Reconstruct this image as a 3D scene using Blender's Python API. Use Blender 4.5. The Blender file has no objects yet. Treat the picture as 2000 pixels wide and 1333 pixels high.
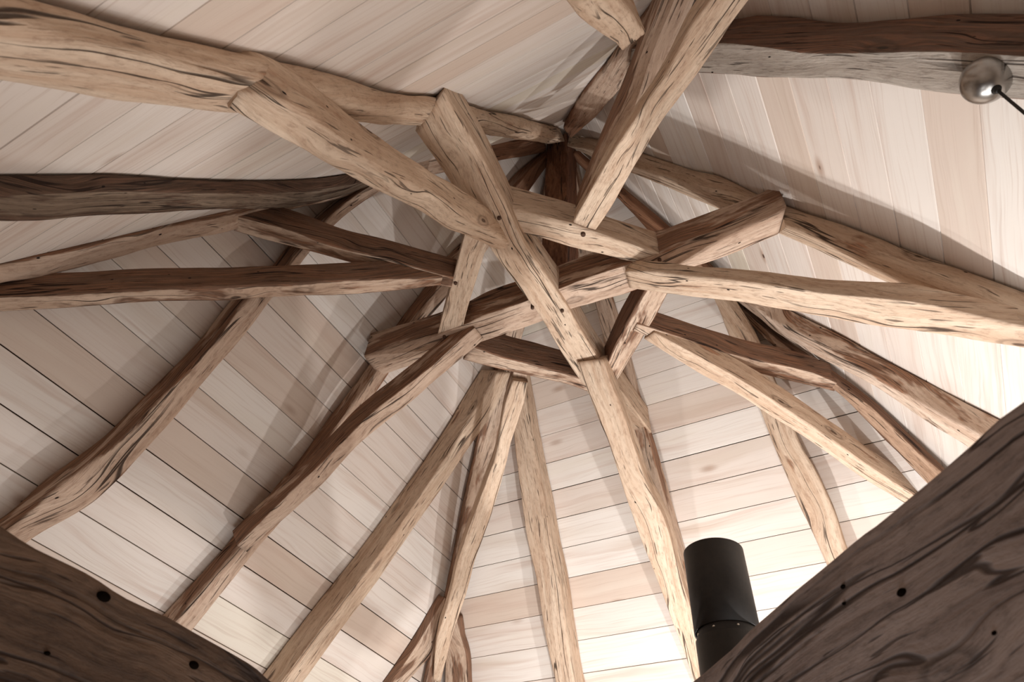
import bpy, bmesh, math, random
import numpy as np
from mathutils import Vector, noise, Matrix
random.seed(7)
SC = bpy.context.scene
COL = SC.collection
# ------------------------------------------------------------------ camera (solved from the plank courses and the roof hips)
S = 1.3                                   # metres per solved unit
FPX = 1297.616
AZ, EL, RO = -0.56583433, 0.82337339, 0.08990107
CAM = np.array([0.74154564, -1.48812541, 0.0]) * S
H = 3.5 * S                               # apex of the roof above the lens
SL = 1.66                                 # rise over run of every roof side
EAVE = 0.52 * S
FLOOR = -1.55
def cam_axes():
    fw = np.array([math.sin(AZ) * math.cos(EL), math.cos(AZ) * math.cos(EL), math.sin(EL)])
    r0 = np.array([math.cos(AZ), -math.sin(AZ), 0.0]); u0 = np.cross(r0, fw)
    r = math.cos(RO) * r0 + math.sin(RO) * u0
    u = -math.sin(RO) * r0 + math.cos(RO) * u0
    return r, u, fw
CR, CU, CF = cam_axes()
cd = bpy.data.cameras.new('camera'); cam = bpy.data.objects.new('camera', cd); COL.objects.link(cam)
cam.matrix_world = Matrix(((CR[0], CU[0], -CF[0], CAM[0]), (CR[1], CU[1], -CF[1], CAM[1]),
                           (CR[2], CU[2], -CF[2], CAM[2]), (0, 0, 0, 1)))
cd.sensor_width = 36; cd.lens = FPX * 36 / 2000; cd.clip_start = 0.02
cd.dof.use_dof = True; cd.dof.focus_distance = 3.2; cd.dof.aperture_fstop = 5.6
SC.camera = cam
SC.view_settings.view_transform = 'Standard'; SC.view_settings.look = 'None'
SC.view_settings.gamma = 1.0; SC.view_settings.use_curve_mapping = False
SC.view_settings.exposure = 0.30
w = bpy.data.worlds.new('world'); SC.world = w; w.use_nodes = True
w.node_tree.nodes['Background'].inputs[0].default_value = (1.0, 0.9, 0.82, 1)
w.node_tree.nodes['Background'].inputs[1].default_value = 0.3
def lamp(name, kind, loc, energy, color, size=0.05, aim=None, spot=None, blend=0.5):
    d = bpy.data.lights.new(name, kind); o = bpy.data.objects.new(name, d); COL.objects.link(o)
    o.location = loc; d.energy = energy; d.color = color
    if kind == 'AREA': d.shape = 'DISK'; d.size = size
    else: d.shadow_soft_size = size
    if kind == 'SPOT': d.spot_size = spot; d.spot_blend = blend
    if aim is not None: o.rotation_euler = (Vector(aim) - Vector(loc)).to_track_quat('-Z', 'Y').to_euler()
    return o
WARM = (1.0, 0.98, 0.968)
LAMPS = [
    lamp('lamp_right', 'SPOT', (1.05, 0.72, -0.60), 118, WARM, 0.03, aim=(0.75, 0.85, 3.0), spot=math.radians(136), blend=1.0),
    lamp('lamp_centre', 'SPOT', (0.22, 0.72, -0.60), 158, WARM, 0.035, aim=(0.2, 0.85, 3.0), spot=math.radians(136), blend=1.0),
    lamp('lamp_left', 'SPOT', (-0.45, 1.10, -0.50), 62, WARM, 0.05, aim=(-0.4, 1.0, 3.0), spot=math.radians(136), blend=1.0),
    lamp('bounce_fill', 'AREA', (0.5, 0.1, -1.2), 50, (1.0, 0.985, 0.98), 2.4, aim=(0.5, 0.1, 3)),  # unseen upward disc added near the floor to imitate bounced room light
]
# ------------------------------------------------------------------ tags
def tag(o, label=None, cat=None, group=None, kind=None):
    if label: o['label'] = label
    if cat: o['category'] = cat
    if group: o['group'] = group
    if kind: o['kind'] = kind
    return o
def link(name, me, mats, parent=None):
    o = bpy.data.objects.new(name, me); COL.objects.link(o)
    for m in (mats if isinstance(mats, (list, tuple)) else [mats]): me.materials.append(m)
    if parent: o.parent = parent
    return o
# ------------------------------------------------------------------ materials
class NT:
    def __init__(s, name):
        s.m = bpy.data.materials.new(name); s.m.use_nodes = True; s.t = s.m.node_tree
        s.b = s.t.nodes['Principled BSDF']
    def n(s, typ, **k):
        x = s.t.nodes.new(typ)
        for a, v in k.items(): setattr(x, a, v)
        return x
    def l(s, a, b): s.t.links.new(a, b)
    def val(s, sock, v):
        if hasattr(v, 'is_linked') or isinstance(v, bpy.types.NodeSocket): s.l(v, sock)
        else: sock.default_value = v
    def math(s, op, a, b=0.0, c=0.0, clamp=False):
        x = s.n('ShaderNodeMath', operation=op, use_clamp=clamp)
        for i, v in enumerate((a, b, c)): s.val(x.inputs[i], v)
        return x.outputs[0]
    def comb(s, x, y, z=0.0):
        c = s.n('ShaderNodeCombineXYZ')
        for i, v in enumerate((x, y, z)): s.val(c.inputs[i], v)
        return c.outputs[0]
    def noise(s, vec, scale=1.0, detail=2.0, rough=0.5):
        x = s.n('ShaderNodeTexNoise'); s.l(vec, x.inputs['Vector'])
        x.inputs['Scale'].default_value = scale; x.inputs['Detail'].default_value = detail
        x.inputs['Roughness'].default_value = rough
        return x.outputs[0]
    def ramp(s, f, a, b, lo=0.0, hi=1.0):
        x = s.n('ShaderNodeMapRange', interpolation_type='SMOOTHSTEP'); s.val(x.inputs[0], f)
        x.inputs[1].default_value = a; x.inputs[2].default_value = b
        x.inputs[3].default_value = lo; x.inputs[4].default_value = hi
        return x.outputs[0]
    def mix(s, f, a, b):
        x = s.n('ShaderNodeMix', data_type='RGBA'); s.val(x.inputs[0], f)
        for i, v in ((6, a), (7, b)):
            if isinstance(v, tuple): x.inputs[i].default_value = (*v, 1)
            else: s.l(v, x.inputs[i])
        return x.outputs[2]
def srgb(r, g, b):
    f = lambda c: (c / 255 / 12.92) if c <= 10 else ((c / 255 + 0.055) / 1.055) ** 2.4
    return (f(r), f(g), f(b))
def timber(name, light, mid, dark, patch=0.0, patch_side=0.0, patch_col=(70, 42, 26), crack=1.0, rough=0.8, bump=1.0, knots=1.0, tie=False):
    """old hewn oak: grain runs along UV.x (metres); the 'side' attribute is 1 on the unplaned flanks"""
    k = NT(name)
    uv = k.n('ShaderNodeUVMap'); sp = k.n('ShaderNodeSeparateXYZ'); k.l(uv.outputs[0], sp.inputs[0])
    rnd = k.n('ShaderNodeObjectInfo').outputs['Random']; z = k.math('MULTIPLY', rnd, 53.0)
    u, v = sp.outputs[0], sp.outputs[1]
    warp = k.noise(k.comb(k.math('MULTIPLY', u, 2.2), k.math('MULTIPLY', v, 5.0), z), 1, 2)
    # knots bend the grain
    vo = k.n('ShaderNodeTexVoronoi', feature='F1', voronoi_dimensions='3D'); vo.inputs['Scale'].default_value = 1.0
    k.l(k.comb(k.math('MULTIPLY', u, 2.6), k.math('MULTIPLY', v, 7.0), z), vo.inputs['Vector'])
    kd = vo.outputs['Distance']
    kn = k.ramp(kd, 0.10, 0.42, 1.0, 0.0)
    kn = k.math('MULTIPLY', kn, knots)
    v2 = k.math('ADD', v, k.math('ADD', k.math('MULTIPLY', warp, 0.022), k.math('MULTIPLY', kn, 0.022)))
    g1 = k.noise(k.comb(k.math('MULTIPLY', u, 5.0), k.math('MULTIPLY', v2, 150.0), z), 1, 4, 0.65)
    g2 = k.noise(k.comb(k.math('MULTIPLY', u, 1.6), k.math('MULTIPLY', v2, 26.0), z), 1, 3, 0.6)
    g3 = k.noise(k.comb(k.math('MULTIPLY', u, 3.0), k.math('MULTIPLY', v, 9.0), z), 1, 3, 0.6)
    col = k.mix(k.ramp(g2, 0.3, 0.72), srgb(*light), srgb(*mid))
    col = k.mix(k.ramp(g1, 0.5, 0.82, 0, 0.55), col, srgb(*dark))
    col = k.mix(k.ramp(g3, 0.52, 0.75, 0, 0.35), col, srgb(*mid))
    g4 = k.noise(k.comb(k.math('MULTIPLY', u, 22.0), k.math('MULTIPLY', v2, 70.0), z), 1, 4, 0.7)
    col = k.mix(k.ramp(g4, 0.46, 0.72, 0, 0.45), col, srgb(*dark))
    col = k.mix(k.ramp(g4, 0.28, 0.42, 0.3, 0), col, srgb(*[min(255, int(c * 1.08)) for c in light]))
    # brown waney patches (bark side left unplaned)
    at = k.n('ShaderNodeAttribute', attribute_name='side'); side = at.outputs['Fac']
    amt = k.math('ADD', patch, k.math('MULTIPLY', side, patch_side))
    pn = k.noise(k.comb(k.math('MULTIPLY', u, 2.6), k.math('MULTIPLY', v2, 11.0), k.math('ADD', z, 7.0)), 1, 4, 0.62)
    pm = k.ramp(k.math('ADD', pn, k.math('MULTIPLY', amt, 0.36)), 0.60, 0.70)
    pc = k.mix(k.ramp(g1, 0.4, 0.7), srgb(*patch_col), srgb(*[int(c * 1.5 + 12) for c in patch_col]))
    col = k.mix(k.math('MULTIPLY', pm, 0.85), col, pc)
    hd = k.n('ShaderNodeAttribute', attribute_name='head').outputs['Fac']
    hc = k.mix(k.ramp(g2, 0.3, 0.7), srgb(150, 106, 78), srgb(112, 74, 52)); hc = k.mix(k.ramp(g1, 0.45, 0.75, 0, 0.7), hc, srgb(70, 42, 29))
    col = k.mix(k.ramp(k.math('ADD', hd, k.math('MULTIPLY', k.math('SUBTRACT', pn, 0.5), 0.8)), 0.35, 0.75, 0, 0.9), col, hc)
    # knot rings
    rings = k.math('SINE', k.math('MULTIPLY', kd, 55.0))
    km = k.math('MULTIPLY', k.ramp(kd, 0.05, 0.22, 1.0, 0.0), knots)
    gate = k.ramp(k.n_out(vo, 'Color') if hasattr(k, 'n_out') else k.sepx(vo.outputs['Color']), 0.45, 0.5)
    km = k.math('MULTIPLY', km, gate)
    kc = k.math('MULTIPLY', km, k.ramp(rings, -0.6, 0.9, 0.25, 0.9))
    col = k.mix(kc, col, srgb(*[int(c * 0.62) for c in dark]))
    # drying cracks
    cn = k.noise(k.comb(k.math('MULTIPLY', u, 0.55), k.math('MULTIPLY', v2, 12.0), k.math('ADD', z, 3.0)), 1, 3, 0.45)
    ca = k.math('ABSOLUTE', k.math('SUBTRACT', cn, 0.5))
    cg = k.ramp(k.noise(k.comb(k.math('MULTIPLY', u, 1.7), k.math('MULTIPLY', v, 5.0), k.math('ADD', z, 11.0)), 1, 1), 0.46, 0.56)
    cr = k.math('MULTIPLY', k.ramp(ca, 0.003, 0.012, 1.0, 0.0), cg)
    cn2 = k.noise(k.comb(k.math('MULTIPLY', u, 6.0), k.math('MULTIPLY', v2, 80.0), k.math('ADD', z, 23.0)), 1, 2, 0.5)
    cr2 = k.math('MULTIPLY', k.ramp(cn2, 0.645, 0.70), 0.75)
    if tie:                                             # broad shakes in the two heavy ties
        cr = k.math('MULTIPLY', k.ramp(ca, 0.004, 0.022, 1.0, 0.0), k.ramp(cg, 0.0, 1.0, 0.35, 1.0))
        cn = k.noise(k.comb(k.math('MULTIPLY', u, 1.0), k.math('MULTIPLY', v2, 9.0), k.math('ADD', z, 31.0)), 1, 3, 0.5)
        cr = k.math('MAXIMUM', cr, k.ramp(k.math('ABSOLUTE', k.math('SUBTRACT', cn, 0.47)), 0.002, 0.010, 0.9, 0.0))
    cr = k.math('MULTIPLY', k.math('MAXIMUM', cr, cr2), crack, clamp=True)
    col = k.mix(k.math('MULTIPLY', cr, 0.88), col, srgb(38, 24, 17))
    # nail and worm holes
    vh = k.n('ShaderNodeTexVoronoi', feature='F1'); vh.inputs['Scale'].default_value = 1.0
    k.l(k.comb(k.math('MULTIPLY', u, 11.0), k.math('MULTIPLY', v, 20.0), z), vh.inputs['Vector'])
    hg = k.ramp(k.sepx(vh.outputs['Color']), 0.66, 0.68)
    hole = k.math('MULTIPLY', k.ramp(vh.outputs['Distance'], 0.05, 0.085, 1.0, 0.0), hg)
    col = k.mix(hole, col, srgb(30, 20, 15))
    k.l(col, k.b.inputs['Base Color']); k.b.inputs['Roughness'].default_value = rough
    k.b.inputs['Specular IOR Level'].default_value = 0.25
    hgt = k.math('ADD', k.math('MULTIPLY', g1, 0.5), k.math('ADD', k.math('MULTIPLY', g3, 1.4), k.math('MULTIPLY', g4, 0.7)))
    hgt = k.math('SUBTRACT', hgt, k.math('MULTIPLY', k.math('MAXIMUM', cr, hole), 1.6))
    hgt = k.math('SUBTRACT', hgt, k.math('MULTIPLY', pm, 0.4))
    bp = k.n('ShaderNodeBump'); bp.inputs['Strength'].default_value = 0.7 * bump; bp.inputs['Distance'].default_value = 0.009
    k.l(hgt, bp.inputs['Height']); k.l(bp.outputs[0], k.b.inputs['Normal'])
    return k.m
def _sepx(s, sock):
    x = s.n('ShaderNodeSeparateXYZ'); s.l(sock, x.inputs[0]); return x.outputs[0]
NT.sepx = _sepx
PALE = timber('pale_old_oak', (218, 196, 173), (196, 167, 142), (134, 100, 78), -0.14, 0.1, (126, 92, 70))
PALEB = timber('pale_split_oak', (220, 199, 180), (197, 170, 149), (130, 97, 76), -0.05, 0.35, (112, 78, 56))
TAN = timber('tan_old_oak', (208, 184, 164), (186, 158, 137), (122, 90, 70), -0.05, 0.6, (104, 72, 52))
WEATHER = timber('weathered_patchy_oak', (213, 190, 169), (188, 160, 138), (114, 82, 62), 0.28, 1.0, (92, 62, 44), 1.1)
RUST = timber('red_brown_oak', (150, 108, 80), (116, 78, 56), (62, 38, 27), 0.4, 0.4, (80, 50, 34), 1.2)
RUSTB = timber('rough_brown_oak', (190, 160, 136), (160, 128, 104), (88, 62, 47), 0.1, 0.9, (78, 53, 39), 1.2)
GREY = timber('grey_weathered_oak', (190, 181, 171), (168, 157, 146), (108, 94, 82), -0.2, 2.2, (84, 54, 38), 1.1)
DARKG = timber('dark_grey_brown_oak', (146, 128, 110), (112, 94, 79), (58, 45, 36), 0.3, 1.6, (66, 47, 36), 1.2)
TIEL = timber('dark_brown_tie_oak', (106, 84, 68), (78, 60, 48), (36, 27, 22), 0.15, 0.0, (40, 30, 25), 1.0, tie=True)
TIER = timber('grey_violet_tie_oak', (164, 150, 145), (134, 120, 115), (66, 57, 54), 0.0, 0.0, (66, 53, 47), 1.0, tie=True)
def plank_mat(name, seed):
    k = NT(name)
    uv = k.n('ShaderNodeUVMap'); sp = k.n('ShaderNodeSeparateXYZ'); k.l(uv.outputs[0], sp.inputs[0])
    rnd = k.n('ShaderNodeObjectInfo').outputs['Random']; z = k.math('MULTIPLY', rnd, 91.0 + seed)
    u, v = sp.outputs[0], sp.outputs[1]
    warp = k.noise(k.comb(k.math('MULTIPLY', u, 1.2), k.math('MULTIPLY', v, 4.0), z), 1, 3)
    v2 = k.math('ADD', v, k.math('MULTIPLY', warp, 0.10))
    g1 = k.noise(k.comb(k.math('MULTIPLY', u, 2.0), k.math('MULTIPLY', v2, 110.0), z), 1, 3, 0.6)
    g2 = k.noise(k.comb(k.math('MULTIPLY', u, 0.9), k.math('MULTIPLY', v2, 17.0), z), 1, 3, 0.6)
    g3 = k.noise(k.comb(k.math('MULTIPLY', u, 0.8), k.math('MULTIPLY', v2, 6.0), k.math('ADD', z, 5.0)), 1, 2)
    r2 = k.math('FRACT', k.math('MULTIPLY', rnd, 17.31)); r3 = k.math('FRACT', k.math('MULTIPLY', rnd, 71.7))
    a = k.mix(k.ramp(r2, 0.0, 1.0), srgb(233, 226, 218), srgb(224, 212, 202))
    a = k.mix(k.ramp(r3, 0.82, 0.98), a, srgb(214, 196, 181))
    a = k.mix(k.ramp(r3, 0.0, 0.16, 0.8, 0.0), a, srgb(226, 217, 198))
    col = k.mix(k.ramp(g2, 0.48, 0.76, 0, 0.55), a, srgb(198, 172, 156))
    col = k.mix(k.ramp(g3, 0.52, 0.74, 0, 0.55), col, srgb(206, 190, 174))
    col = k.mix(k.ramp(g3, 0.26, 0.42, 0.45, 0), col, srgb(228, 218, 204))
    col = k.mix(k.ramp(g1, 0.48, 0.80, 0, 0.40), col, srgb(182, 156, 138))
    vo = k.n('ShaderNodeTexVoronoi', feature='F1'); vo.inputs['Scale'].default_value = 1.0
    k.l(k.comb(k.math('MULTIPLY', u, 2.6), k.math('MULTIPLY', v, 6.5), z), vo.inputs['Vector'])
    gate = k.ramp(k.sepx(vo.outputs['Color']), 0.74, 0.76)
    kd = vo.outputs['Distance']
    col = k.mix(k.math('MULTIPLY', k.ramp(kd, 0.03, 0.2, 0.6, 0.0), gate), col, srgb(150, 112, 86))
    col = k.mix(k.math('MULTIPLY', k.ramp(kd, 0.03, 0.055, 0.9, 0.0), gate), col, srgb(70, 46, 36))
    k.l(col, k.b.inputs['Base Color']); k.b.inputs['Roughness'].default_value = 0.62
    k.b.inputs['Specular IOR Level'].default_value = 0.3
    bp = k.n('ShaderNodeBump'); bp.inputs['Strength'].default_value = 0.15; bp.inputs['Distance'].default_value = 0.002
    k.l(g1, bp.inputs['Height']); k.l(bp.outputs[0], k.b.inputs['Normal'])
    return k.m
PLANK = plank_mat('pale_poplar_boards', 0)
def plain(name, col, rough=0.7, metal=0.0, noise_amt=0.0, scale=30.0, aniso=0.0):
    k = NT(name)
    if noise_amt:
        tc = k.n('ShaderNodeTexCoord')
        n1 = k.noise(tc.outputs['Object'], scale, 4, 0.6)
        c = k.mix(k.ramp(n1, 0.35, 0.7), srgb(*col), srgb(*[max(0, int(x * (1 - noise_amt))) for x in col]))
        k.l(c, k.b.inputs['Base Color'])
    else: k.b.inputs['Base Color'].default_value = (*srgb(*col), 1)
    k.b.inputs['Roughness'].default_value = rough; k.b.inputs['Metallic'].default_value = metal
    return k.m
PLASTER = plain('limewashed_plaster', (206, 190, 174), 0.9, 0, 0.1, 6)
FLOORM = plain('worn_floor_boards', (128, 98, 76), 0.7, 0, 0.3, 9)
BACK = plain('dark_board_backing', (84, 60, 46), 0.9)
STEEL = plain('brushed_steel', (176, 172, 168), 0.28, 1.0, 0.12, 14)
IRON = plain('black_stove_enamel', (30, 25, 21), 0.55, 0.0, 0.35, 60)
BLACK = plain('black_cord', (22, 18, 15), 0.6)
HOLE = plain('dark_knot_hollow', (16, 11, 8), 1.0)
HOLE.node_tree.nodes['Principled BSDF'].inputs['Specular IOR Level'].default_value = 0.0
PEG = plain('dark_oak_peg', (84, 56, 38), 0.8, 0, 0.3, 60)
SCREW = plain('bright_screw', (220, 215, 205), 0.25, 1.0)
# ------------------------------------------------------------------ geometry solved from the picture frame
def ray(px, py):
    return CR * ((px - 1000) / FPX) - CU * ((py - 666.5) / FPX) + CF
def hit(px, py, pl):
    n, d = pl; r = ray(px, py); t = (d - n @ CAM) / (n @ r)
    return CAM + t * r
FD = {'A': (0, 1), 'B': (-1, 0), 'C': (0, -1), 'D': (1, 0)}
def facet(k, off=0.0):
    e = FD[k]; n = np.array([e[0] * SL, e[1] * SL, 1.0]); L = np.linalg.norm(n)
    return n / L, H / L - off * S
def hip(k, off=0.0):
    e = np.array(FD[k[0]]) + np.array(FD[k[1]]); n = np.array([e[0] * SL / 2, e[1] * SL / 2, 1.0]); L = np.linalg.norm(n)
    return n / L, H / L - off * S
def level(z): return np.array([0, 0, 1.0]), z * S
def strut_plane(e, pu, zu, pl_, low):
    """bottom plane of a strut that rises from rafter to collar in the vertical plane along e"""
    e = np.array(e, float); e /= np.linalg.norm(e)
    a = hit(*pu, level(zu)); b = hit(*pl_, low)
    ra, rb = a[:2] @ e, b[:2] @ e; dz = a[2] - b[2]
    n = np.array([e[0] * dz, e[1] * dz, rb - ra]); n /= np.linalg.norm(n)
    return n, n @ a
def catmull(P, m):
    P = np.array(P); n = len(P)
    if n == 2:
        t = np.linspace(0, 1, m)[:, None]; return P[0] * (1 - t) + P[1] * t
    d = np.r_[0, np.cumsum(np.linalg.norm(np.diff(P, axis=0), axis=1))]; d /= d[-1]
    T = np.zeros_like(P)
    T[1:-1] = (P[2:] - P[:-2]) / (d[2:] - d[:-2])[:, None]
    T[0] = (P[1] - P[0]) / (d[1] - d[0]); T[-1] = (P[-1] - P[-2]) / (d[-1] - d[-2])
    out = []
    for s in np.linspace(0, 1, m):
        i = min(max(np.searchsorted(d, s) - 1, 0), n - 2); h = d[i + 1] - d[i]; t = (s - d[i]) / h
        out.append((2*t**3 - 3*t**2 + 1) * P[i] + (t**3 - 2*t**2 + t) * h * T[i] + (-2*t**3 + 3*t**2) * P[i+1] + (t**3 - t**2) * h * T[i+1])
    return np.array(out)
def ext_end(P, ln):
    d = P[-1] - P[-2] if len(P) > 1 else None
    return P + [P[-1] + d / np.linalg.norm(d) * ln]
BEAMS = {}
def section(w_, h_, r, n_arc):
    """ring of (x, y, isside) starting at the middle of the top, y = 0 bottom face, y = h top"""
    r = min(r, w_ * 0.48, h_ * 0.48)
    pts = []
    def seg(a, b, n, s):
        for i in range(n): t = i / n; pts.append((a[0] + (b[0] - a[0]) * t, a[1] + (b[1] - a[1]) * t, s))
    def arc(cx, cy, a0, a1, s0, s1):
        for i in range(n_arc): t = i / n_arc; a = a0 + (a1 - a0) * t; pts.append((cx + r * math.cos(a), cy + r * math.sin(a), s0 + (s1 - s0) * t))
    X, P = w_ / 2, math.pi
    seg((0, h_), (X - r, h_), 2, 1); arc(X - r, h_ - r, P / 2, 0, 1, 1)
    seg((X, h_ - r), (X, r), 4, 1); arc(X - r, r, 0, -P / 2, 1, 0)
    seg((X - r, 0), (-X + r, 0), 6, 0); arc(-X + r, r, -P / 2, -P, 0, 1)
    seg((-X, r), (-X, h_ - r), 4, 1); arc(-X + r, h_ - r, P, P / 2, 1, 1)
    seg((-X + r, h_), (0, h_), 2, 1)
    return pts
GROUPS = {'rafter': 'main rafters in the middle of each roof slope', 'hip_rafter': 'hip rafters in the roof valleys', 'jack_rafter': 'jack rafters beside the hips',
          'collar_beam': 'level collar beams at the crossing', 'corner_brace': 'short braces around the crossing', 'strut': 'struts under the crossing', 'tie_beam': 'near tie beams in the lower corners'}
def beam(name, label, E1, E2, plane, h, mat, rnd=0.010, amp=0.004, ext=(0, 0), cat='beam', wane=0.010, step=0.022, up=None, group=None, drop=None, sil='', head=None):
    back = (plane[0], plane[1] + h * S)                     # plane of the top of the flank
    A = [hit(x, y, back) - plane[0] * h * S for x, y in E1] if '1' in sil else [hit(x, y, plane) for x, y in E1]
    if drop is not None: B = [a + np.array([0, 0, -drop]) for a in A]
    elif '2' in sil: B = [hit(x, y, back) - plane[0] * h * S for x, y in E2]
    else: B = [hit(x, y, plane) for x, y in E2]
    if ext[0]:
        d = (A[0] + B[0]) - (A[1] + B[1]); d = d / np.linalg.norm(d) * ext[0]; A = [A[0] + d] + A; B = [B[0] + d] + B
    if ext[1]:
        d = (A[-1] + B[-1]) - (A[-2] + B[-2]); d = d / np.linalg.norm(d) * ext[1]; A = A + [A[-1] + d]; B = B + [B[-1] + d]
    h = h * S
    L = np.linalg.norm(A[-1] - A[0]); m = max(8, int(L / step))
    PA, PB = catmull(A, m), catmull(B, m)
    xr = (PB - PA).mean(axis=0); xr = xr / np.linalg.norm(xr); wv = (PB - PA) @ xr; wmin = 0.55 * np.median(wv)
    for i in range(m):                                      # never thinner than half its usual width
        if wv[i] < wmin: PA[i] -= xr * (wmin - wv[i]) / 2; PB[i] += xr * (wmin - wv[i]) / 2
    n = plane[0] if up is None else np.array(up, float)
    seed = random.random() * 100
    org = (PA[0] + PB[0] + PA[-1] + PB[-1]) / 4
    verts, sides, us, vs, heads = [], [], [], [], []
    along = 0.0; prev = None
    for i in range(m):
        a, b = PA[i], PB[i]; c = (a + b) / 2; x = b - a; wdt = np.linalg.norm(x); x = x / wdt
        if prev is not None: along += np.linalg.norm(c - prev)
        prev = c
        wn = noise.noise(Vector((along * 1.4, seed, 0))) ; r = max(0.004, rnd + wane * wn)
        hh = h * (1 + 0.05 * noise.noise(Vector((along * 1.1, seed, 9))))
        ring = section(wdt, hh, r, 4)
        per = 0.0; lp = None
        for j, (sx, sy, sd) in enumerate(ring):
            if lp is not None: per += math.hypot(sx - lp[0], sy - lp[1])
            lp = (sx, sy)
            cx, cy = sx, sy - hh / 2; q = math.hypot(cx, cy) or 1
            nn = noise.noise(Vector((along * 3.0, sx * 11, sy * 11 + seed))) * amp + noise.noise(Vector((along * 9.0, sx * 40, sy * 40 + seed))) * amp * 0.45
            p = c + x * (sx + cx / q * nn) + n * (sy + cy / q * nn) - org
            verts.append(tuple(p)); sides.append(sd); heads.append(0.0 if head is None else min(1.0, max(0.0, (i / (m - 1) - head[0]) / (head[1] - head[0])))); us.append(along); vs.append(per)
    R = len(ring); faces = []
    for i in range(m - 1):
        for j in range(R):
            k = (j + 1) % R
            faces.append((i * R + j, i * R + k, (i + 1) * R + k, (i + 1) * R + j))
    nf = len(faces)
    faces.append(tuple(range(R))[::-1]); faces.append(tuple((m - 1) * R + j for j in range(R)))
    me = bpy.data.meshes.new(name); me.from_pydata(verts, [], faces)
    uvl = me.uv_layers.new(name='UVMap'); perT = vs[R - 1] + 0.02
    data = np.zeros((len(me.loops), 2)); li = 0
    for fi, f in enumerate(faces):
        for q_, vi in enumerate(f):
            if fi < nf:
                j = vi % R; vv = vs[vi]
                if j == 0 and (q_ in (1, 2)) : vv = perT
                data[li] = (us[vi] + seed, vv)
            else:
                j = vi % R; data[li] = (seed + ring[j][0], ring[j][1] + 3)
            li += 1
    uvl.data.foreach_set('uv', data.ravel())
    at = me.attributes.new('side', 'FLOAT', 'POINT'); at.data.foreach_set('value', sides)
    at = me.attributes.new('head', 'FLOAT', 'POINT'); at.data.foreach_set('value', heads)
    bm = bmesh.new(); bm.from_mesh(me); bmesh.ops.recalc_face_normals(bm, faces=bm.faces[:]); bm.to_mesh(me); bm.free()
    me.polygons.foreach_set('use_smooth', [True] * nf + [False] * 2)
    o = link(name, me, mat); o.location = org
    tag(o, label, cat, group or GROUPS.get(name)); BEAMS[label] = o
    return o
# ------------------------------------------------------------------ boarded roof (four sloping sides)
def board_side(k, label, joints):
    e = np.array([*FD[k], 0.0]); a = np.array([-e[1], e[0], 0.0])
    def P(z, wv, out=0.0):
        r = (H - z) / SL; n = facet(k)[0]
        p = e * r + a * wv; p = np.array([p[0], p[1], z]); return p + n * out
    r1 = (H - EAVE) / SL + 0.04
    ze = EAVE - 0.04 * SL
    o1, o2 = 0.024, 0.05
    vv = [P(H, 0, o1), P(ze, r1, o1), P(ze, -r1, o1), P(H, 0, o2), P(ze, r1, o2), P(ze, -r1, o2)]
    me = bpy.data.meshes.new('ceiling'); me.from_pydata([tuple(x) for x in vv], [], [(0, 1, 2), (5, 4, 3), (0, 3, 4, 1), (1, 4, 5, 2), (2, 5, 3, 0)])
    base = link('ceiling', me, BACK); tag(base, label, 'ceiling', kind='structure')
    zs = [H] + [z for z in joints if EAVE < z < H - 0.05] + [EAVE]
    for i in range(len(zs) - 1):
        zt, zb = zs[i], zs[i + 1]
        gap = random.choice((0.0008, 0.0012, 0.0018, 0.0026))
        zt2, zb2 = zt - gap * 0.8, zb + gap * 0.8
        rt, rb = (H - zt2) / SL - 0.002, (H - zb2) / SL - 0.002
        rt = max(rt, 0.004)
        cuts = [0.0] if (rb > 0.45 and random.random() < 0.6) else []
        ed = [None] + cuts + [None]
        for j in range(len(ed) - 1):
            l, r = ed[j], ed[j + 1]
            lt, lb = (-rt, -rb) if l is None else (max(l + 0.0006, -rt), l + 0.0006)
            rt_, rb_ = (rt, rb) if r is None else (min(r - 0.0006, rt), r - 0.0006)
            if lt >= rt_:
                lt = rt_ = max(-rt, min(rt, (lt + rt_) / 2)); rt_ += 0.002
            pr = -random.uniform(0, 0.0016); ch = 0.0012
            mid = P((zt2 + zb2) / 2, (lb + rb_) / 2)
            fr = [P(zt2 - ch, lt + ch, pr), P(zt2 - ch, rt_ - ch, pr), P(zb2 + ch, rb_ - ch, pr), P(zb2 + ch, lb + ch, pr)]
            bk = [P(zt2, lt, 0.003), P(zt2, rt_, 0.003), P(zb2, rb_, 0.003), P(zb2, lb, 0.003)]
            b2 = [P(zt2, lt, 0.022), P(zt2, rt_, 0.022), P(zb2, rb_, 0.022), P(zb2, lb, 0.022)]
            me = bpy.data.meshes.new('plank')
            me.from_pydata([tuple(x - mid) for x in fr + bk + b2], [],
                           [(0, 1, 2, 3)] + [(s, s + 4, (s + 1) % 4 + 4, (s + 1) % 4) for s in range(4)] +
                           [(s + 4, s + 8, (s + 1) % 4 + 8, (s + 1) % 4 + 4) for s in range(4)] + [(11, 10, 9, 8)])
            uvl = me.uv_layers.new(name='UVMap'); n_ = facet(k)[0]; sv = np.cross(n_, a)
            for lp in me.loops:
                q = np.array(me.vertices[lp.vertex_index].co); uvl.data[lp.index].uv = (q @ a, q @ sv)
            pk = link('plank', me, PLANK, base); pk.location = mid
    return base
U = lambda v: v * S
jA = [U(2.019 + 0.1166 * i) for i in range(12, -14, -1)]
jB = [U(1.341 + 0.1130 * i) for i in range(18, -8, -1)]
jC = [U(1.40 + 0.1150 * i) for i in range(18, -9, -1)]
jD = [U(1.886 + 0.1155 * i) for i in range(13, -13, -1)]
board_side('A', 'boarded roof slope behind the black flue, planks rising to the right', jA)
board_side('B', 'boarded roof slope at the left, planks falling to the right', jB)
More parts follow.
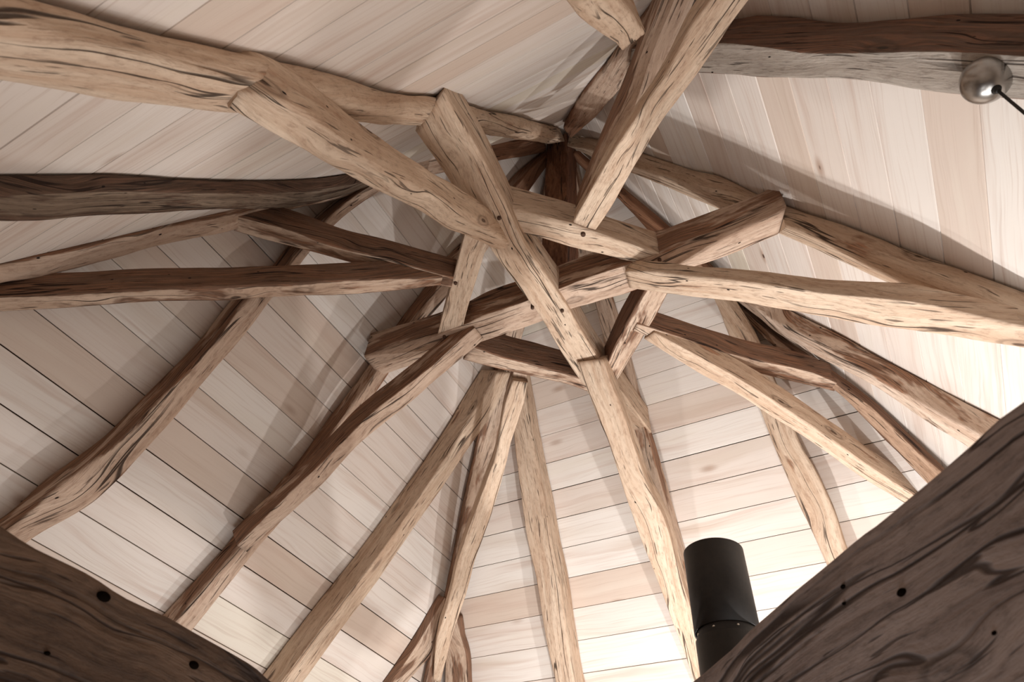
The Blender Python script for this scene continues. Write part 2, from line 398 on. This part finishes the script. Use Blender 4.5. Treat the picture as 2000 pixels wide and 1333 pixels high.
board_side('C', 'boarded roof slope at the top left above the thickest rafter', jC)
board_side('D', 'boarded roof slope at the right with steep near-vertical planks', jD)
# walls and floor of the square tower room below the eaves
RW = (H - EAVE) / SL
def box(name, lo, hi, mat, kind='structure', label=None):
    x0, y0, z0 = lo; x1, y1, z1 = hi; c = Vector(((x0+x1)/2, (y0+y1)/2, (z0+z1)/2))
    vv = [Vector((x, y, z)) - c for x in (x0, x1) for y in (y0, y1) for z in (z0, z1)]
    me = bpy.data.meshes.new(name)
    me.from_pydata(vv, [], [(0,1,3,2), (4,6,7,5), (0,4,5,1), (2,3,7,6), (0,2,6,4), (1,5,7,3)])
    o = link(name, me, mat); o.location = c; tag(o, label, None, kind=kind); return o
T = 0.25; WT = EAVE + 0.02
box('floor', (-RW - T, -RW - T, FLOOR - 0.1), (RW + T, RW + T, FLOOR), FLOORM)
box('wall_back', (-RW - T, RW, FLOOR), (RW + T, RW + T, WT), PLASTER)
box('wall_front', (-RW - T, -RW - T, FLOOR), (RW + T, -RW, WT), PLASTER)
box('wall_left', (-RW - T, -RW, FLOOR), (-RW, RW, WT), PLASTER)
box('wall_right', (RW, -RW, FLOOR), (RW + T, RW, WT), PLASTER)
# ------------------------------------------------------------------ tie beams close to the camera
BLX = CAM[0] - 0.90 * S
beam('tie_beam', 'dark brown tie beam filling the bottom left corner, out of focus',
     [(-330, 850), (-200, 915), (-100, 967), (0, 1020), (63, 1062), (116, 1090), (186, 1125), (245, 1164), (291, 1187), (336, 1206), (378, 1230), (455, 1272), (508, 1304), (540, 1333), (640, 1388)],
     None, (np.array([-1.0, 0, 0]), -BLX), 0.20, TIEL, 0.012, 0.003, (0.9, 1.6), wane=0.004, drop=0.36, step=0.03)
nR = np.array([1, 1, 0]) / math.sqrt(2)
beam('tie_beam', 'grey-brown diagonal tie beam in the bottom right corner with long wavy cracks',
     [(1190, 1480), (1290, 1388), (1349, 1333), (1423, 1269), (1461, 1230), (1524, 1174), (1601, 1111), (1678, 1048), (1713, 1024), (1755, 989), (1826, 929), (1896, 866), (1948, 817), (2000, 780), (2100, 705)],
     None, (nR, nR @ CAM + 0.62 * S), 0.16, TIER, 0.012, 0.004, (0.9, 1.0), wane=0.004, drop=0.50, step=0.03)
# ------------------------------------------------------------------ king post
ZC = 1.95
def king_post():
    w2 = 0.060 * S; z0, z1 = (ZC + 0.10) * S, 3.36 * S
    PA = [np.array([-w2, -w2, z1 + (z0 - z1) * i / 5]) for i in range(6)]; PB = [p + np.array([2 * w2, 0, 0]) for p in PA]
    return PA, PB, w2
def beam3(name, label, PA, PB, n, h, mat, **kw):
    """same builder, fed with points in metres"""
    global hit
    keep = hit; it = iter(list(PA) + list(PB)); hit = lambda x, y, pl: next(it)
    o = beam(name, label, [(0, 0)] * len(PA), [(0, 0)] * len(PB), (np.array(n, float), 0), h / S, mat, **kw)
    hit = keep; return o
PA, PB, w2 = king_post()
beam3('king_post', 'dark red-brown vertical king post under the peak of the roof', PA, PB, (0, 1, 0), 2 * w2, RUST, rnd=0.012, amp=0.006, cat='post')
# ------------------------------------------------------------------ main rafters in the middle of each side
RAFT = 0.17
beam('rafter', 'thickest pale rafter, tapering from the top left corner to the roof peak',
     [(-100, -95), (0, -52), (119, -10), (245, 29), (361, 65), (473, 94), (560, 114), (700, 154), (790, 178), (839, 182), (892, 193), (951, 211), (1000, 218), (1049, 235), (1081, 243), (1093, 252)],
     [(-100, 160), (-10, 172), (80, 182), (200, 198), (300, 213), (400, 225), (500, 232), (600, 239), (700, 248), (790, 252), (860, 258), (930, 265), (1000, 275), (1042, 279), (1074, 281), (1090, 272)],
     facet('C', 0.075), 0.07, PALE, 0.035, 0.010, (0.5, 0), wane=0.015, sil='1')
beam('rafter', 'pale rafter of the right slope running from the peak to the right edge',
     [(1116, 264), (1174, 272), (1263, 301), (1350, 329), (1405, 341), (1475, 375), (1552, 404), (1636, 431), (1790, 491), (2000, 566)],
     [(1108, 284), (1160, 309), (1235, 340), (1310, 370), (1415, 417), (1460, 432), (1518, 458), (1615, 502), (1760, 568), (2000, 668)],
     facet('D', 0.09), 0.085, PALE, 0.022, 0.006, (0, 0.6), sil='1')
beam('rafter', 'pale rafter behind the end of the long crossing beam, running down beside the flue',
     [(1098, 300), (1123, 480), (1160, 590), (1181, 675), (1210, 780), (1240, 880), (1270, 980), (1306, 1100), (1360, 1280)],
     [(1128, 300), (1165, 480), (1200, 585), (1234, 702), (1256, 790), (1281, 866), (1333, 1055), (1365, 1150), (1410, 1280)],
     facet('A', 0.12), 0.115, PALEB, 0.016, 0.006, (0, 0.9), sil='2')
beam('rafter', 'rafter of the left slope meeting the left end of the long crossing beam',
     [(1052, 298), (1000, 345), (904, 468), (867, 506), (822, 568), (752, 663), (713, 719), (650, 803), (596, 883), (547, 938), (470, 1031), (431, 1078), (321, 1199)],
     [(1078, 312), (1035, 372), (945, 500), (875, 580), (815, 655), (755, 740), (702, 823), (640, 905), (580, 985), (503, 1075), (380, 1229)],
     facet('B', 0.10), 0.095, TAN, 0.014, 0.006, (0, 0.6), sil='1', head=(0.3, 0.0))
# ------------------------------------------------------------------ hip rafters in the four valleys
HP = 0.10
beam('hip_rafter', 'dark red-brown hip rafter crossing from the peak to the lower right beam',
     [(1118, 305), (1150, 340), (1204, 387), (1256, 443), (1330, 520), (1430, 600), (1475, 645), (1524, 690), (1629, 766), (1678, 813), (1731, 866), (1805, 941), (1850, 985)],
     [(1133, 297), (1165, 322), (1221, 368), (1320, 450), (1390, 515), (1458, 590), (1538, 662), (1640, 731), (1703, 778), (1798, 866), (1850, 915), (1900, 968)],
     hip('AD', 0.105), 0.055, RUSTB, 0.018, 0.008, (0, 0.8), sil='2', head=(0.5, 0.15))
beam('hip_rafter', 'brown hip rafter hidden behind the bright lowest strut',
     [(1075, 312), (1040, 470), (985, 655), (968, 722), (930, 866), (895, 1041), (866, 1174), (850, 1240), (829, 1333)],
     [(1100, 312), (1075, 470), (1023, 648), (1003, 735), (970, 866), (935, 1000), (895, 1174), (878, 1240), (856, 1333)],
     hip('AB', HP), 0.055, WEATHER, 0.016, 0.008, (0, 0.5))
beam('hip_rafter', 'brown hip rafter below the dark grey beam at the left edge',
     [(0, 522), (116, 495), (333, 446), (456, 419), (560, 393), (650, 374), (740, 347), (790, 322), (846, 308), (937, 285), (1000, 274), (1066, 282)],
     [(0, 558), (81, 545), (210, 511), (340, 475), (399, 463), (456, 450), (560, 413), (650, 393), (734, 374), (825, 350), (874, 336), (955, 319), (1021, 308), (1066, 296)],
     hip('BC', 0.085), 0.05, TAN, 0.012, 0.007, (0.5, 0), head=(0.62, 0.85))
beam('hip_rafter', 'brown hip rafter rising from the peak towards the top edge',
     [(1100, 250), (1140, 184), (1176, 140), (1211, 95), (1250, 45), (1290, -10)],
     [(1115, 272), (1151, 242), (1195, 195), (1238, 140), (1290, 75), (1345, 10)],
     hip('CD', HP), 0.055, TAN, 0.020, 0.008, (0, 0.8), head=(0.5, -0.1))
# ------------------------------------------------------------------ jack rafters
JK = 0.13
beam('jack_rafter', 'bent pale rafter nearest the left edge, falling to the lower left beam',
     [(724, 362), (676, 395), (628, 440), (547, 535), (480, 589), (420, 666), (368, 722), (298, 792), (224, 867), (105, 957), (21, 1031)],
     [(745, 374), (715, 392), (668, 428), (606, 490), (575, 535), (529, 587), (484, 645), (420, 722), (343, 817), (270, 895), (180, 985), (58, 1059)],
     facet('B', JK), 0.125, TAN, 0.014, 0.006, (0.08, 0.7))
beam('jack_rafter', 'straight pale rafter left of the bright lowest strut, falling to the bottom edge',
     [(972, 728), (935, 790), (878, 884), (783, 1024), (720, 1111), (650, 1199), (550, 1333)],
     [(1000, 728), (968, 800), (920, 870), (874, 940), (832, 998), (780, 1076), (706, 1181), (666, 1234), (600, 1325)],
     facet('B', JK), 0.125, PALE, 0.012, 0.006, (0, 0.5))
beam('jack_rafter', 'pale rafter falling almost straight to the bottom edge right of the bright strut',
     [(985, 700), (1000, 780), (1004, 866), (1025, 1027), (1046, 1132), (1067, 1262), (1085, 1340)],
     [(1010, 700), (1026, 780), (1041, 866), (1058, 954), (1074, 1048), (1090, 1125), (1106, 1234), (1123, 1340)],
     facet('A', JK), 0.125, PALE, 0.012, 0.006, (0, 0.5))
beam('jack_rafter', 'pale rafter behind the bright strut at the right, ending at the lower right beam',
     [(1375, 545), (1402, 600), (1428, 666), (1458, 725), (1486, 806), (1510, 866), (1552, 968), (1612, 1097)],
     [(1410, 545), (1445, 600), (1470, 640), (1489, 680), (1510, 736), (1528, 778), (1563, 866), (1591, 915), (1626, 989), (1655, 1075)],
     facet('A', JK), 0.125, PALE, 0.012, 0.006, (0, 0.7))
beam('jack_rafter', 'long split rafter low on the right slope above the lower right beam',
     [(1440, 552), (1500, 583), (1556, 612), (1629, 647), (1738, 707), (1850, 768), (1950, 818), (2010, 850)],
     [(1405, 560), (1461, 603), (1517, 652), (1598, 698), (1696, 750), (1790, 813), (1875, 865), (1930, 900)],
     facet('D', 0.085), 0.08, PALEB, 0.012, 0.005, (0, 0.7), sil='1')
beam('jack_rafter', 'grey rafter with a brown rough flank at the top right carrying a steel ball',
     [(1235, 92), (1300, 88), (1384, 86), (1416, 84), (1496, 91), (1580, 101), (1678, 101), (1790, 98), (1896, 101), (2000, 108)],
     [(1228, 140), (1300, 142), (1370, 144), (1416, 147), (1496, 152), (1615, 154), (1685, 158), (1760, 168), (1843, 179), (2000, 197)],
     facet('D', JK), 0.125, GREY, 0.010, 0.007, (0, 0.7))
beam('jack_rafter', 'dark grey-brown weathered beam running level from the left edge',
     [(-60, 342), (0, 342), (120, 341), (245, 341), (385, 350), (525, 352), (620, 348), (690, 338), (740, 330)],
     [(-60, 430), (0, 433), (80, 434), (175, 424), (308, 417), (455, 410), (560, 407), (640, 392), (722, 363)],
     facet('C', 0.045), 0.04, DARKG, 0.010, 0.006, (0.6, 0), sil='1')
beam('jack_rafter', 'creamy curved rafter end with a long crack at the top edge',
     [(1254, 66), (1242, 39), (1228, 20), (1205, -8), (1178, -40)],
     [(1221, 98), (1204, 88), (1169, 67), (1133, 39), (1100, -5), (1072, -40)],
     facet('C', JK + 0.02), 0.13, PALE, 0.010, 0.005, (0, 0.6))
beam('jack_rafter', 'short knotty rafter foot left of the lowest strut end',
     [(868, 1168), (858, 1184), (816, 1256), (765, 1333)], [(884, 1180), (873, 1204), (845, 1275), (797, 1333)],
     facet('B', 0.05), 0.045, WEATHER, 0.008, 0.004, (0, 0.3))
beam('jack_rafter', 'short knotty rafter foot right of the lowest strut end',
     [(878, 1200), (876, 1240), (870, 1285), (868, 1333)], [(889, 1205), (898, 1235), (910, 1275), (914, 1333)],
     facet('A', 0.05), 0.045, WEATHER, 0.008, 0.004, (0, 0.3))
# ------------------------------------------------------------------ the crossing collars and their corner braces
_n = np.array([0, -0.06, 1.0]); N1P = (_n / np.linalg.norm(_n), (ZC - 0.02) * S / np.linalg.norm(_n))
beam('collar_beam', 'long pale crossing beam running from the thickest rafter down to the centre bottom',
     [(811, 257), (850, 312), (890, 375), (955, 482), (1011, 561), (1060, 628), (1088, 675), (1127, 736), (1146, 764), (1198, 862)],
     [(866, 178), (884, 212), (905, 246), (933, 292), (985, 392), (1023, 474), (1072, 546), (1111, 604), (1139, 653), (1178, 715), (1225, 780), (1272, 846)],
     N1P, 0.15, PALE, 0.010, 0.005)
beam('collar_beam', 'long pale crossing beam running from left centre up to the rafter at the right',
     [(710, 697), (775, 678), (850, 655), (904, 636), (948, 615), (1025, 589), (1088, 566), (1141, 546), (1239, 512), (1300, 494), (1405, 458), (1507, 421), (1536, 402)],
     [(744, 735), (801, 716), (846, 699), (937, 671), (1000, 650), (1056, 630), (1111, 606), (1162, 591), (1242, 566), (1330, 530), (1400, 508), (1450, 488), (1519, 459)],
     level(ZC), 0.15, TAN, 0.010, 0.006)
beam('corner_brace', 'short pale brace between the two crossing beams, with the bright strut end resting on it',
     [(980, 401), (1050, 420), (1118, 438), (1172, 458), (1232, 478), (1291, 497)],
     [(1006, 452), (1050, 465), (1112, 484), (1181, 500), (1215, 509), (1244, 514)], level(ZC + .005), 0.145, PALE, 0.008, 0.003, cat='brace')
beam('corner_brace', 'narrow upright-looking brace with a long split, left of the crossing',
     [(913, 440), (906, 463), (881, 558), (866, 610), (853, 660)], [(957, 452), (950, 482), (927, 558), (914, 600), (901, 650)],
     level(ZC + .005), 0.12, PALE, 0.007, 0.003, cat='brace')
beam('corner_brace', 'patchy brown and cream brace right of the crossing, slanting down to the long beam',
     [(1266, 556), (1235, 612), (1207, 664), (1183, 718)], [(1312, 560), (1280, 620), (1250, 670), (1205, 745)],
     level(ZC + .005), 0.13, WEATHER, 0.010, 0.004, cat='brace')
beam('corner_brace', 'pale brace with a dark upper flank below the crossing',
     [(925, 677), (985, 699), (1042, 713), (1077, 723), (1128, 737), (1150, 748)], [(904, 704), (950, 716), (997, 728), (1062, 742), (1110, 752), (1146, 765)],
     level(ZC + .005), 0.14, WEATHER, 0.009, 0.004, cat='brace')
beam('collar_beam', 'half collar at the right with a dark crusty upper flank',
     [(1245, 632), (1300, 649), (1440, 694), (1580, 726), (1636, 748)], [(1236, 647), (1290, 667), (1370, 691), (1440, 719), (1510, 738), (1629, 766)],
     level(ZC), 0.11, WEATHER, 0.008, 0.004)
beam('collar_beam', 'half collar at the left with a square butt end and dark upper flank',
     [(457, 421), (560, 448), (650, 480), (720, 497), (790, 516), (886, 543)], [(457, 451), (560, 480), (650, 504), (700, 518), (751, 530), (800, 545), (882, 562)],
     level(ZC), 0.115, WEATHER, 0.008, 0.004)
beam('collar_beam', 'shaded half collar beside the bright strut at the top centre',
     [(1125, 425), (1150, 355), (1176, 290), (1235, 153), (1290, 0), (1325, -90)], [(1150, 436), (1172, 395), (1203, 335), (1268, 215), (1312, 110), (1358, 0), (1392, -90)],
     level(ZC + .02), 0.12, TAN, 0.008, 0.005)
beam('collar_beam', 'short grey collar stub under the brace below the crossing',
     [(1004, 722), (1000, 738), (985, 790)], [(1030, 722), (1028, 745), (1024, 790)], level(ZC + .03), 0.10, TAN, 0.006, 0.003)
# ------------------------------------------------------------------ housings: each rafter is cut out where a collar runs into it
def housing(label, e1, e2, zz, g1=0.004, g2=0.004, z0=1.6, z1=2.2):
    """e1, e2: (end, inner) points on the two bottom edges of the collar; the rafter loses the collar's own footprint"""
    o = BEAMS[label]
    a, a2, b, b2 = (hit(*q, zz) for q in (*e1, *e2))
    x = b - a; x /= np.linalg.norm(x); out = (a - a2) / np.linalg.norm(a - a2) * 0.004
    pts = [a - x * g1 + out, b + x * g2 + out, b2 + x * g2, a2 - x * g1]
    vv = [(p[0], p[1], z * S) for z in (z0, z1) for p in pts]
    me = bpy.data.meshes.new('cut'); me.from_pydata(vv, [], [(3, 2, 1, 0), (4, 5, 6, 7), (0, 1, 5, 4), (1, 2, 6, 5), (2, 3, 7, 6), (3, 0, 4, 7)])
    c = bpy.data.objects.new('cut', me); COL.objects.link(c)
    md = o.modifiers.new('cut', 'BOOLEAN'); md.operation = 'DIFFERENCE'; md.object = c; md.solver = 'EXACT'
    bpy.context.view_layer.update()
    new = bpy.data.meshes.new_from_object(o.evaluated_get(bpy.context.evaluated_depsgraph_get()))
    o.modifiers.clear(); o.data = new
    bpy.data.objects.remove(c); bpy.data.meshes.remove(me)
housing('thickest pale rafter, tapering from the top left corner to the roof peak', ((811, 257), (836, 293)), ((866, 178), (893, 226)), N1P, g2=0.02, z1=ZC + .06)
housing('pale rafter of the right slope running from the peak to the right edge', ((1536, 402), (1455, 439)), ((1519, 459), (1440, 492)), level(ZC), g1=0.02, z1=ZC + .08)
housing('rafter of the left slope meeting the left end of the long crossing beam', ((710, 697), (850, 655)), ((744, 735), (860, 692)), level(ZC), g1=0.03, g2=0.03, z1=ZC + .08)
# ------------------------------------------------------------------ struts
lowB = facet('B', 0.115)
pB = strut_plane((-1, 0), (936, 655), ZC - .015, (473, 1073), lowB)
beam('strut', 'pale strut lapped under the left rafter, rising to the left half of the crossing',
     [(927, 640), (850, 709), (825, 729), (720, 813), (645, 887), (547, 982), (462, 1066)],
     [(946, 664), (860, 736), (808, 782), (703, 867), (631, 947), (578, 996), (484, 1080)], pB, 0.10, TAN, 0.008, 0.005, cat='strut')
pA = strut_plane((0, 1), (1155, 706), ZC - .03, (1350, 1270), facet('A', 0.135))
beam('strut', 'long pale strut from the bottom edge left of the flue up under the crossing beam',
     [(1127, 708), (1148, 764), (1169, 820), (1188, 866), (1211, 936), (1246, 1041), (1288, 1146), (1337, 1280), (1360, 1345)],
     [(1178, 702), (1196, 754), (1214, 799), (1234, 859), (1262, 943), (1299, 1020), (1333, 1139), (1365, 1240), (1392, 1345)], pA, 0.10, PALE, 0.008, 0.005, (0, 0.2), cat='strut')
pD = strut_plane((1, 0), (1224, 552), ZC - .02, (2000, 670), facet('D', 0.105))
beam('strut', 'long pale strut from the centre of the crossing to the right edge',
     [(1220, 530), (1274, 532), (1330, 540), (1458, 552), (1615, 574), (1790, 592), (2000, 640), (2080, 660)],
     [(1230, 563), (1274, 572), (1300, 577), (1440, 592), (1580, 614), (1720, 638), (1860, 659), (2000, 681), (2080, 694)], pD, 0.06, PALE, 0.010, 0.006, (0, .2), cat='strut')
pC = strut_plane((0, -1), (1000, 484), ZC - .02, (460, 200), facet('C', 0.085))
beam('strut', 'broad knotty strut from the thickest rafter down to the crossing beam',
     [(466, 184), (520, 190), (590, 218), (650, 262), (710, 305), (780, 350), (850, 388), (930, 430), (1007, 486)],
     [(446, 216), (500, 243), (560, 277), (640, 323), (700, 354), (731, 371), (808, 407), (867, 446), (909, 463), (955, 482), (986, 496)], pC, 0.10, PALE, 0.014, 0.009, cat='strut')
pAB = strut_plane((-1, 1), (1016, 746), ZC - .01, (855, 1330), hip('AB', HP + 0.03))
beam('strut', 'brightly lit narrow strut hanging to the bottom edge with a pointed lower end',
     [(1002, 744), (986, 792), (969, 887), (951, 936), (923, 1013), (895, 1094), (874, 1181), (853, 1251), (846, 1330)],
     [(1031, 748), (1023, 789), (999, 867), (986, 919), (951, 1031), (930, 1090), (909, 1164), (881, 1251), (861, 1333)], pAB, 0.085, PALE, 0.008, 0.006, cat='strut')
pAD = strut_plane((1, 1), (1268, 660), ZC - .01, (1775, 975), hip('AD', HP + 0.02))
beam('strut', 'brightly lit strut at the right falling behind the lower right beam',
     [(1278, 650), (1330, 678), (1400, 716), (1475, 760), (1555, 812), (1636, 868), (1720, 926), (1783, 966), (1850, 1010)],
     [(1258, 662), (1305, 692), (1365, 728), (1433, 766), (1510, 816), (1590, 868), (1675, 928), (1766, 984), (1830, 1028)], pAD, 0.11, PALE, 0.008, 0.005, (0, .3), cat='strut')
pBC = strut_plane((-1, -1), (862, 549), ZC - .005, (0, 590), hip('BC', HP + 0.02))
beam('strut', 'pale knotty strut with a dark upper flank running level to the left edge',
     [(-80, 585), (0, 580), (175, 573), (315, 565), (455, 559), (560, 556), (650, 549), (760, 545), (865, 541)],
     [(-80, 612), (0, 610), (175, 601), (280, 594), (438, 589), (560, 582), (665, 578), (755, 570), (860, 559)], pBC, 0.10, WEATHER, 0.009, 0.006, cat='strut')
pCD = strut_plane((1, -1), (1142, 440), ZC - .03, (1560, -120), hip('CD', HP + 0.05))
beam('strut', 'big brightly lit strut with forked lower end, rising to the top edge',
     [(1119, 435), (1148, 385), (1176, 333), (1218, 266), (1298, 147), (1346, 52), (1385, 0), (1440, -80)],
     [(1165, 450), (1190, 410), (1218, 364), (1263, 291), (1300, 231), (1353, 161), (1384, 116), (1416, 70), (1465, 0), (1520, -80)], pCD, 0.07, PALE, 0.008, 0.007, (0, .5), cat='strut')
# ------------------------------------------------------------------ steel ball canopy with a hanging cord
def lathe(name, prof, n, mat, parent=None, loc=(0, 0, 0), smooth=True):
    vv, ff = [], []
    for r, z in prof:
        for j in range(n):
            a = 2 * math.pi * j / n; vv.append((r * math.cos(a), r * math.sin(a), z))
    for i in range(len(prof) - 1):
        for j in range(n):
            k = (j + 1) % n; ff.append((i * n + j, i * n + k, (i + 1) * n + k, (i + 1) * n + j))
    me = bpy.data.meshes.new(name); me.from_pydata(vv, [], ff)
    if smooth: me.polygons.foreach_set('use_smooth', [True] * len(ff))
    bm = bmesh.new(); bm.from_mesh(me); bmesh.ops.remove_doubles(bm, verts=bm.verts, dist=1e-5); bmesh.ops.recalc_face_normals(bm, faces=bm.faces[:]); bm.to_mesh(me); bm.free()
    o = link(name, me, mat, parent); o.location = loc; return o
bc = hit(1925, 157, facet('D', JK + 0.012))
tb = (bc - CAM) @ CF; br = 46 / FPX * tb * 0.97
e = bpy.data.objects.new('lamp_canopy', None); COL.objects.link(e); e.location = bc
tag(e, 'brushed steel ball canopy on the grey rafter with a black cord hanging', 'lamp')
prof = [(br * math.sin(t), -br * math.cos(t)) for t in np.linspace(0.12, math.pi - 0.01, 40)]
sh = lathe('shell', prof, 64, STEEL, e)
lathe('cord_grip', [(0.0, -br * 1.22), (br * .10, -br * 1.22), (br * .13, -br * 1.16), (br * .13, -br * 1.04), (br * .2, -br * 1.02), (br * .2, -br * .95), (0, -br * .95)], 20, BLACK, e)
cb = lathe('cord', [(0.0035, 0), (0.0035, -1.6)], 10, BLACK, e, (0, 0, -br * 1.2))
lathe('screw', [(0, -.002), (.005, -.001), (.006, .001), (0, .003)], 16, STEEL, sh, tuple(np.array((-CF * .9 + CU * -.02)) * br * 1.05))
# ------------------------------------------------------------------ black flue
tp = 1.62 * S
pc = CAM + ray(1392, 1076) * tp
rr = 56.5 / FPX * tp
def zat(py):                      # height on the flue front that falls on image row py
    f = np.array([CAM[0] - pc[0], CAM[1] - pc[1]]); f = f / np.linalg.norm(f) * rr
    q = (pc[0] + f[0], pc[1] + f[1]); lo, hi = -1.0, 4.0
    for _ in range(50):
        z = (lo + hi) / 2; v = np.array([q[0], q[1], z]) - CAM; y = 666.5 - FPX * (v @ CU) / (v @ CF)
        if y > py: lo = z
        else: hi = z
    return z
SCA = math.atan2(CAM[1] - pc[1], CAM[0] - pc[0]) + math.pi / 8
zt_, za_, zb_ = zat(1050), zat(1211), zat(1228)
e = bpy.data.objects.new('flue_pipe', None); COL.objects.link(e); e.location = (pc[0], pc[1], FLOOR)
tag(e, 'matt black vertical flue pipe in front of the boards, lower right of centre', 'pipe')
b = FLOOR
lathe('upper_sleeve', [(rr * .93, zt_ - b - .3), (rr * .97, zt_ - b), (rr, zt_ - b - .002), (rr * 1.012, za_ - b), (rr * .97, za_ - b)], 72, IRON, e)
lathe('cap', [(0, zt_ - b - .012), (rr * .96, zt_ - b - .012), (rr * .96, zt_ - b - .02), (0, zt_ - b - .02)], 48, IRON, e)
lathe('inner_sleeve', [(rr * .88, zb_ - b - .05), (rr * .88, za_ - b + .05)], 64, BLACK, e)
lathe('lower_sleeve', [(rr * .9, zb_ - b), (rr * 1.01, zb_ - b), (rr * 1.03, 0.0), (0, 0)], 72, IRON, e)
for i in range(8):
    a = 2 * math.pi * i / 8 + SCA
    s_ = lathe('screw', [(0, -.004), (.004, -.002), (.004, .002), (0, .004)], 10, SCREW, e, (rr * .93 * math.cos(a), rr * .93 * math.sin(a), (za_ + zb_) / 2 - b + .002))
# ------------------------------------------------------------------ oak pegs, each in the timber it locks
def peg(label, px, py, plane, r=0.009, ln=0.012):
    o = BEAMS[label]; p = hit(px, py, plane); n = plane[0]
    g = lathe('peg', [(0, 0), (r * .8, 0), (r, .003), (r, ln + .02), (0, ln + .02)], 12, PEG, o)
    q = Vector(n).to_track_quat('Z', 'Y'); g.rotation_euler = q.to_euler(); g.location = Vector(p - n * ln) - o.location
    return g
L1 = 'long pale crossing beam running from the thickest rafter down to the centre bottom'
L2 = 'long pale crossing beam running from left centre up to the rafter at the right'
for x, y in ((1040, 600), (1098, 606), (975, 425)): peg(L1, x, y, N1P)
for x, y in ((868, 657), (1288, 507), (876, 670)): peg(L2, x, y, level(ZC))
peg('short pale brace between the two crossing beams, with the bright strut end resting on it', 1139, 457, level(ZC + .005), 0.011)
peg('narrow upright-looking brace with a long split, left of the crossing', 890, 552, level(ZC + .005))

# ------------------------------------------------------------------ knots and bolt holes in the two near ties
def knot(label, px, py, plane, r):
    o = BEAMS[label]; p = hit(px, py, plane); n = plane[0]
    g = lathe('knot', [(0, 0.0), (r * .5, .001), (r * .9, .003), (r, .008)], 14, HOLE, o)
    g.rotation_euler = Vector(n).to_track_quat('Z', 'Y').to_euler(); g.scale = (1, 0.62, 1)
    g.location = Vector(p - n * 0.0055) - o.location
TR = 'grey-brown diagonal tie beam in the bottom right corner with long wavy cracks'
TL = 'dark brown tie beam filling the bottom left corner, out of focus'
PR = (nR, nR @ CAM + 0.62 * S); PL = (np.array([-1.0, 0, 0]), -BLX)
for x, y, r in ((1762, 1158, .010), (1648, 1147, .006), (1650, 1180, .004), (1945, 1238, .005)): knot(TR, x, y, PR, r)
for x, y, r in ((202, 1166, .014), (378, 1300, .012), (92, 1277, .005)): knot(TL, x, y, PL, r)
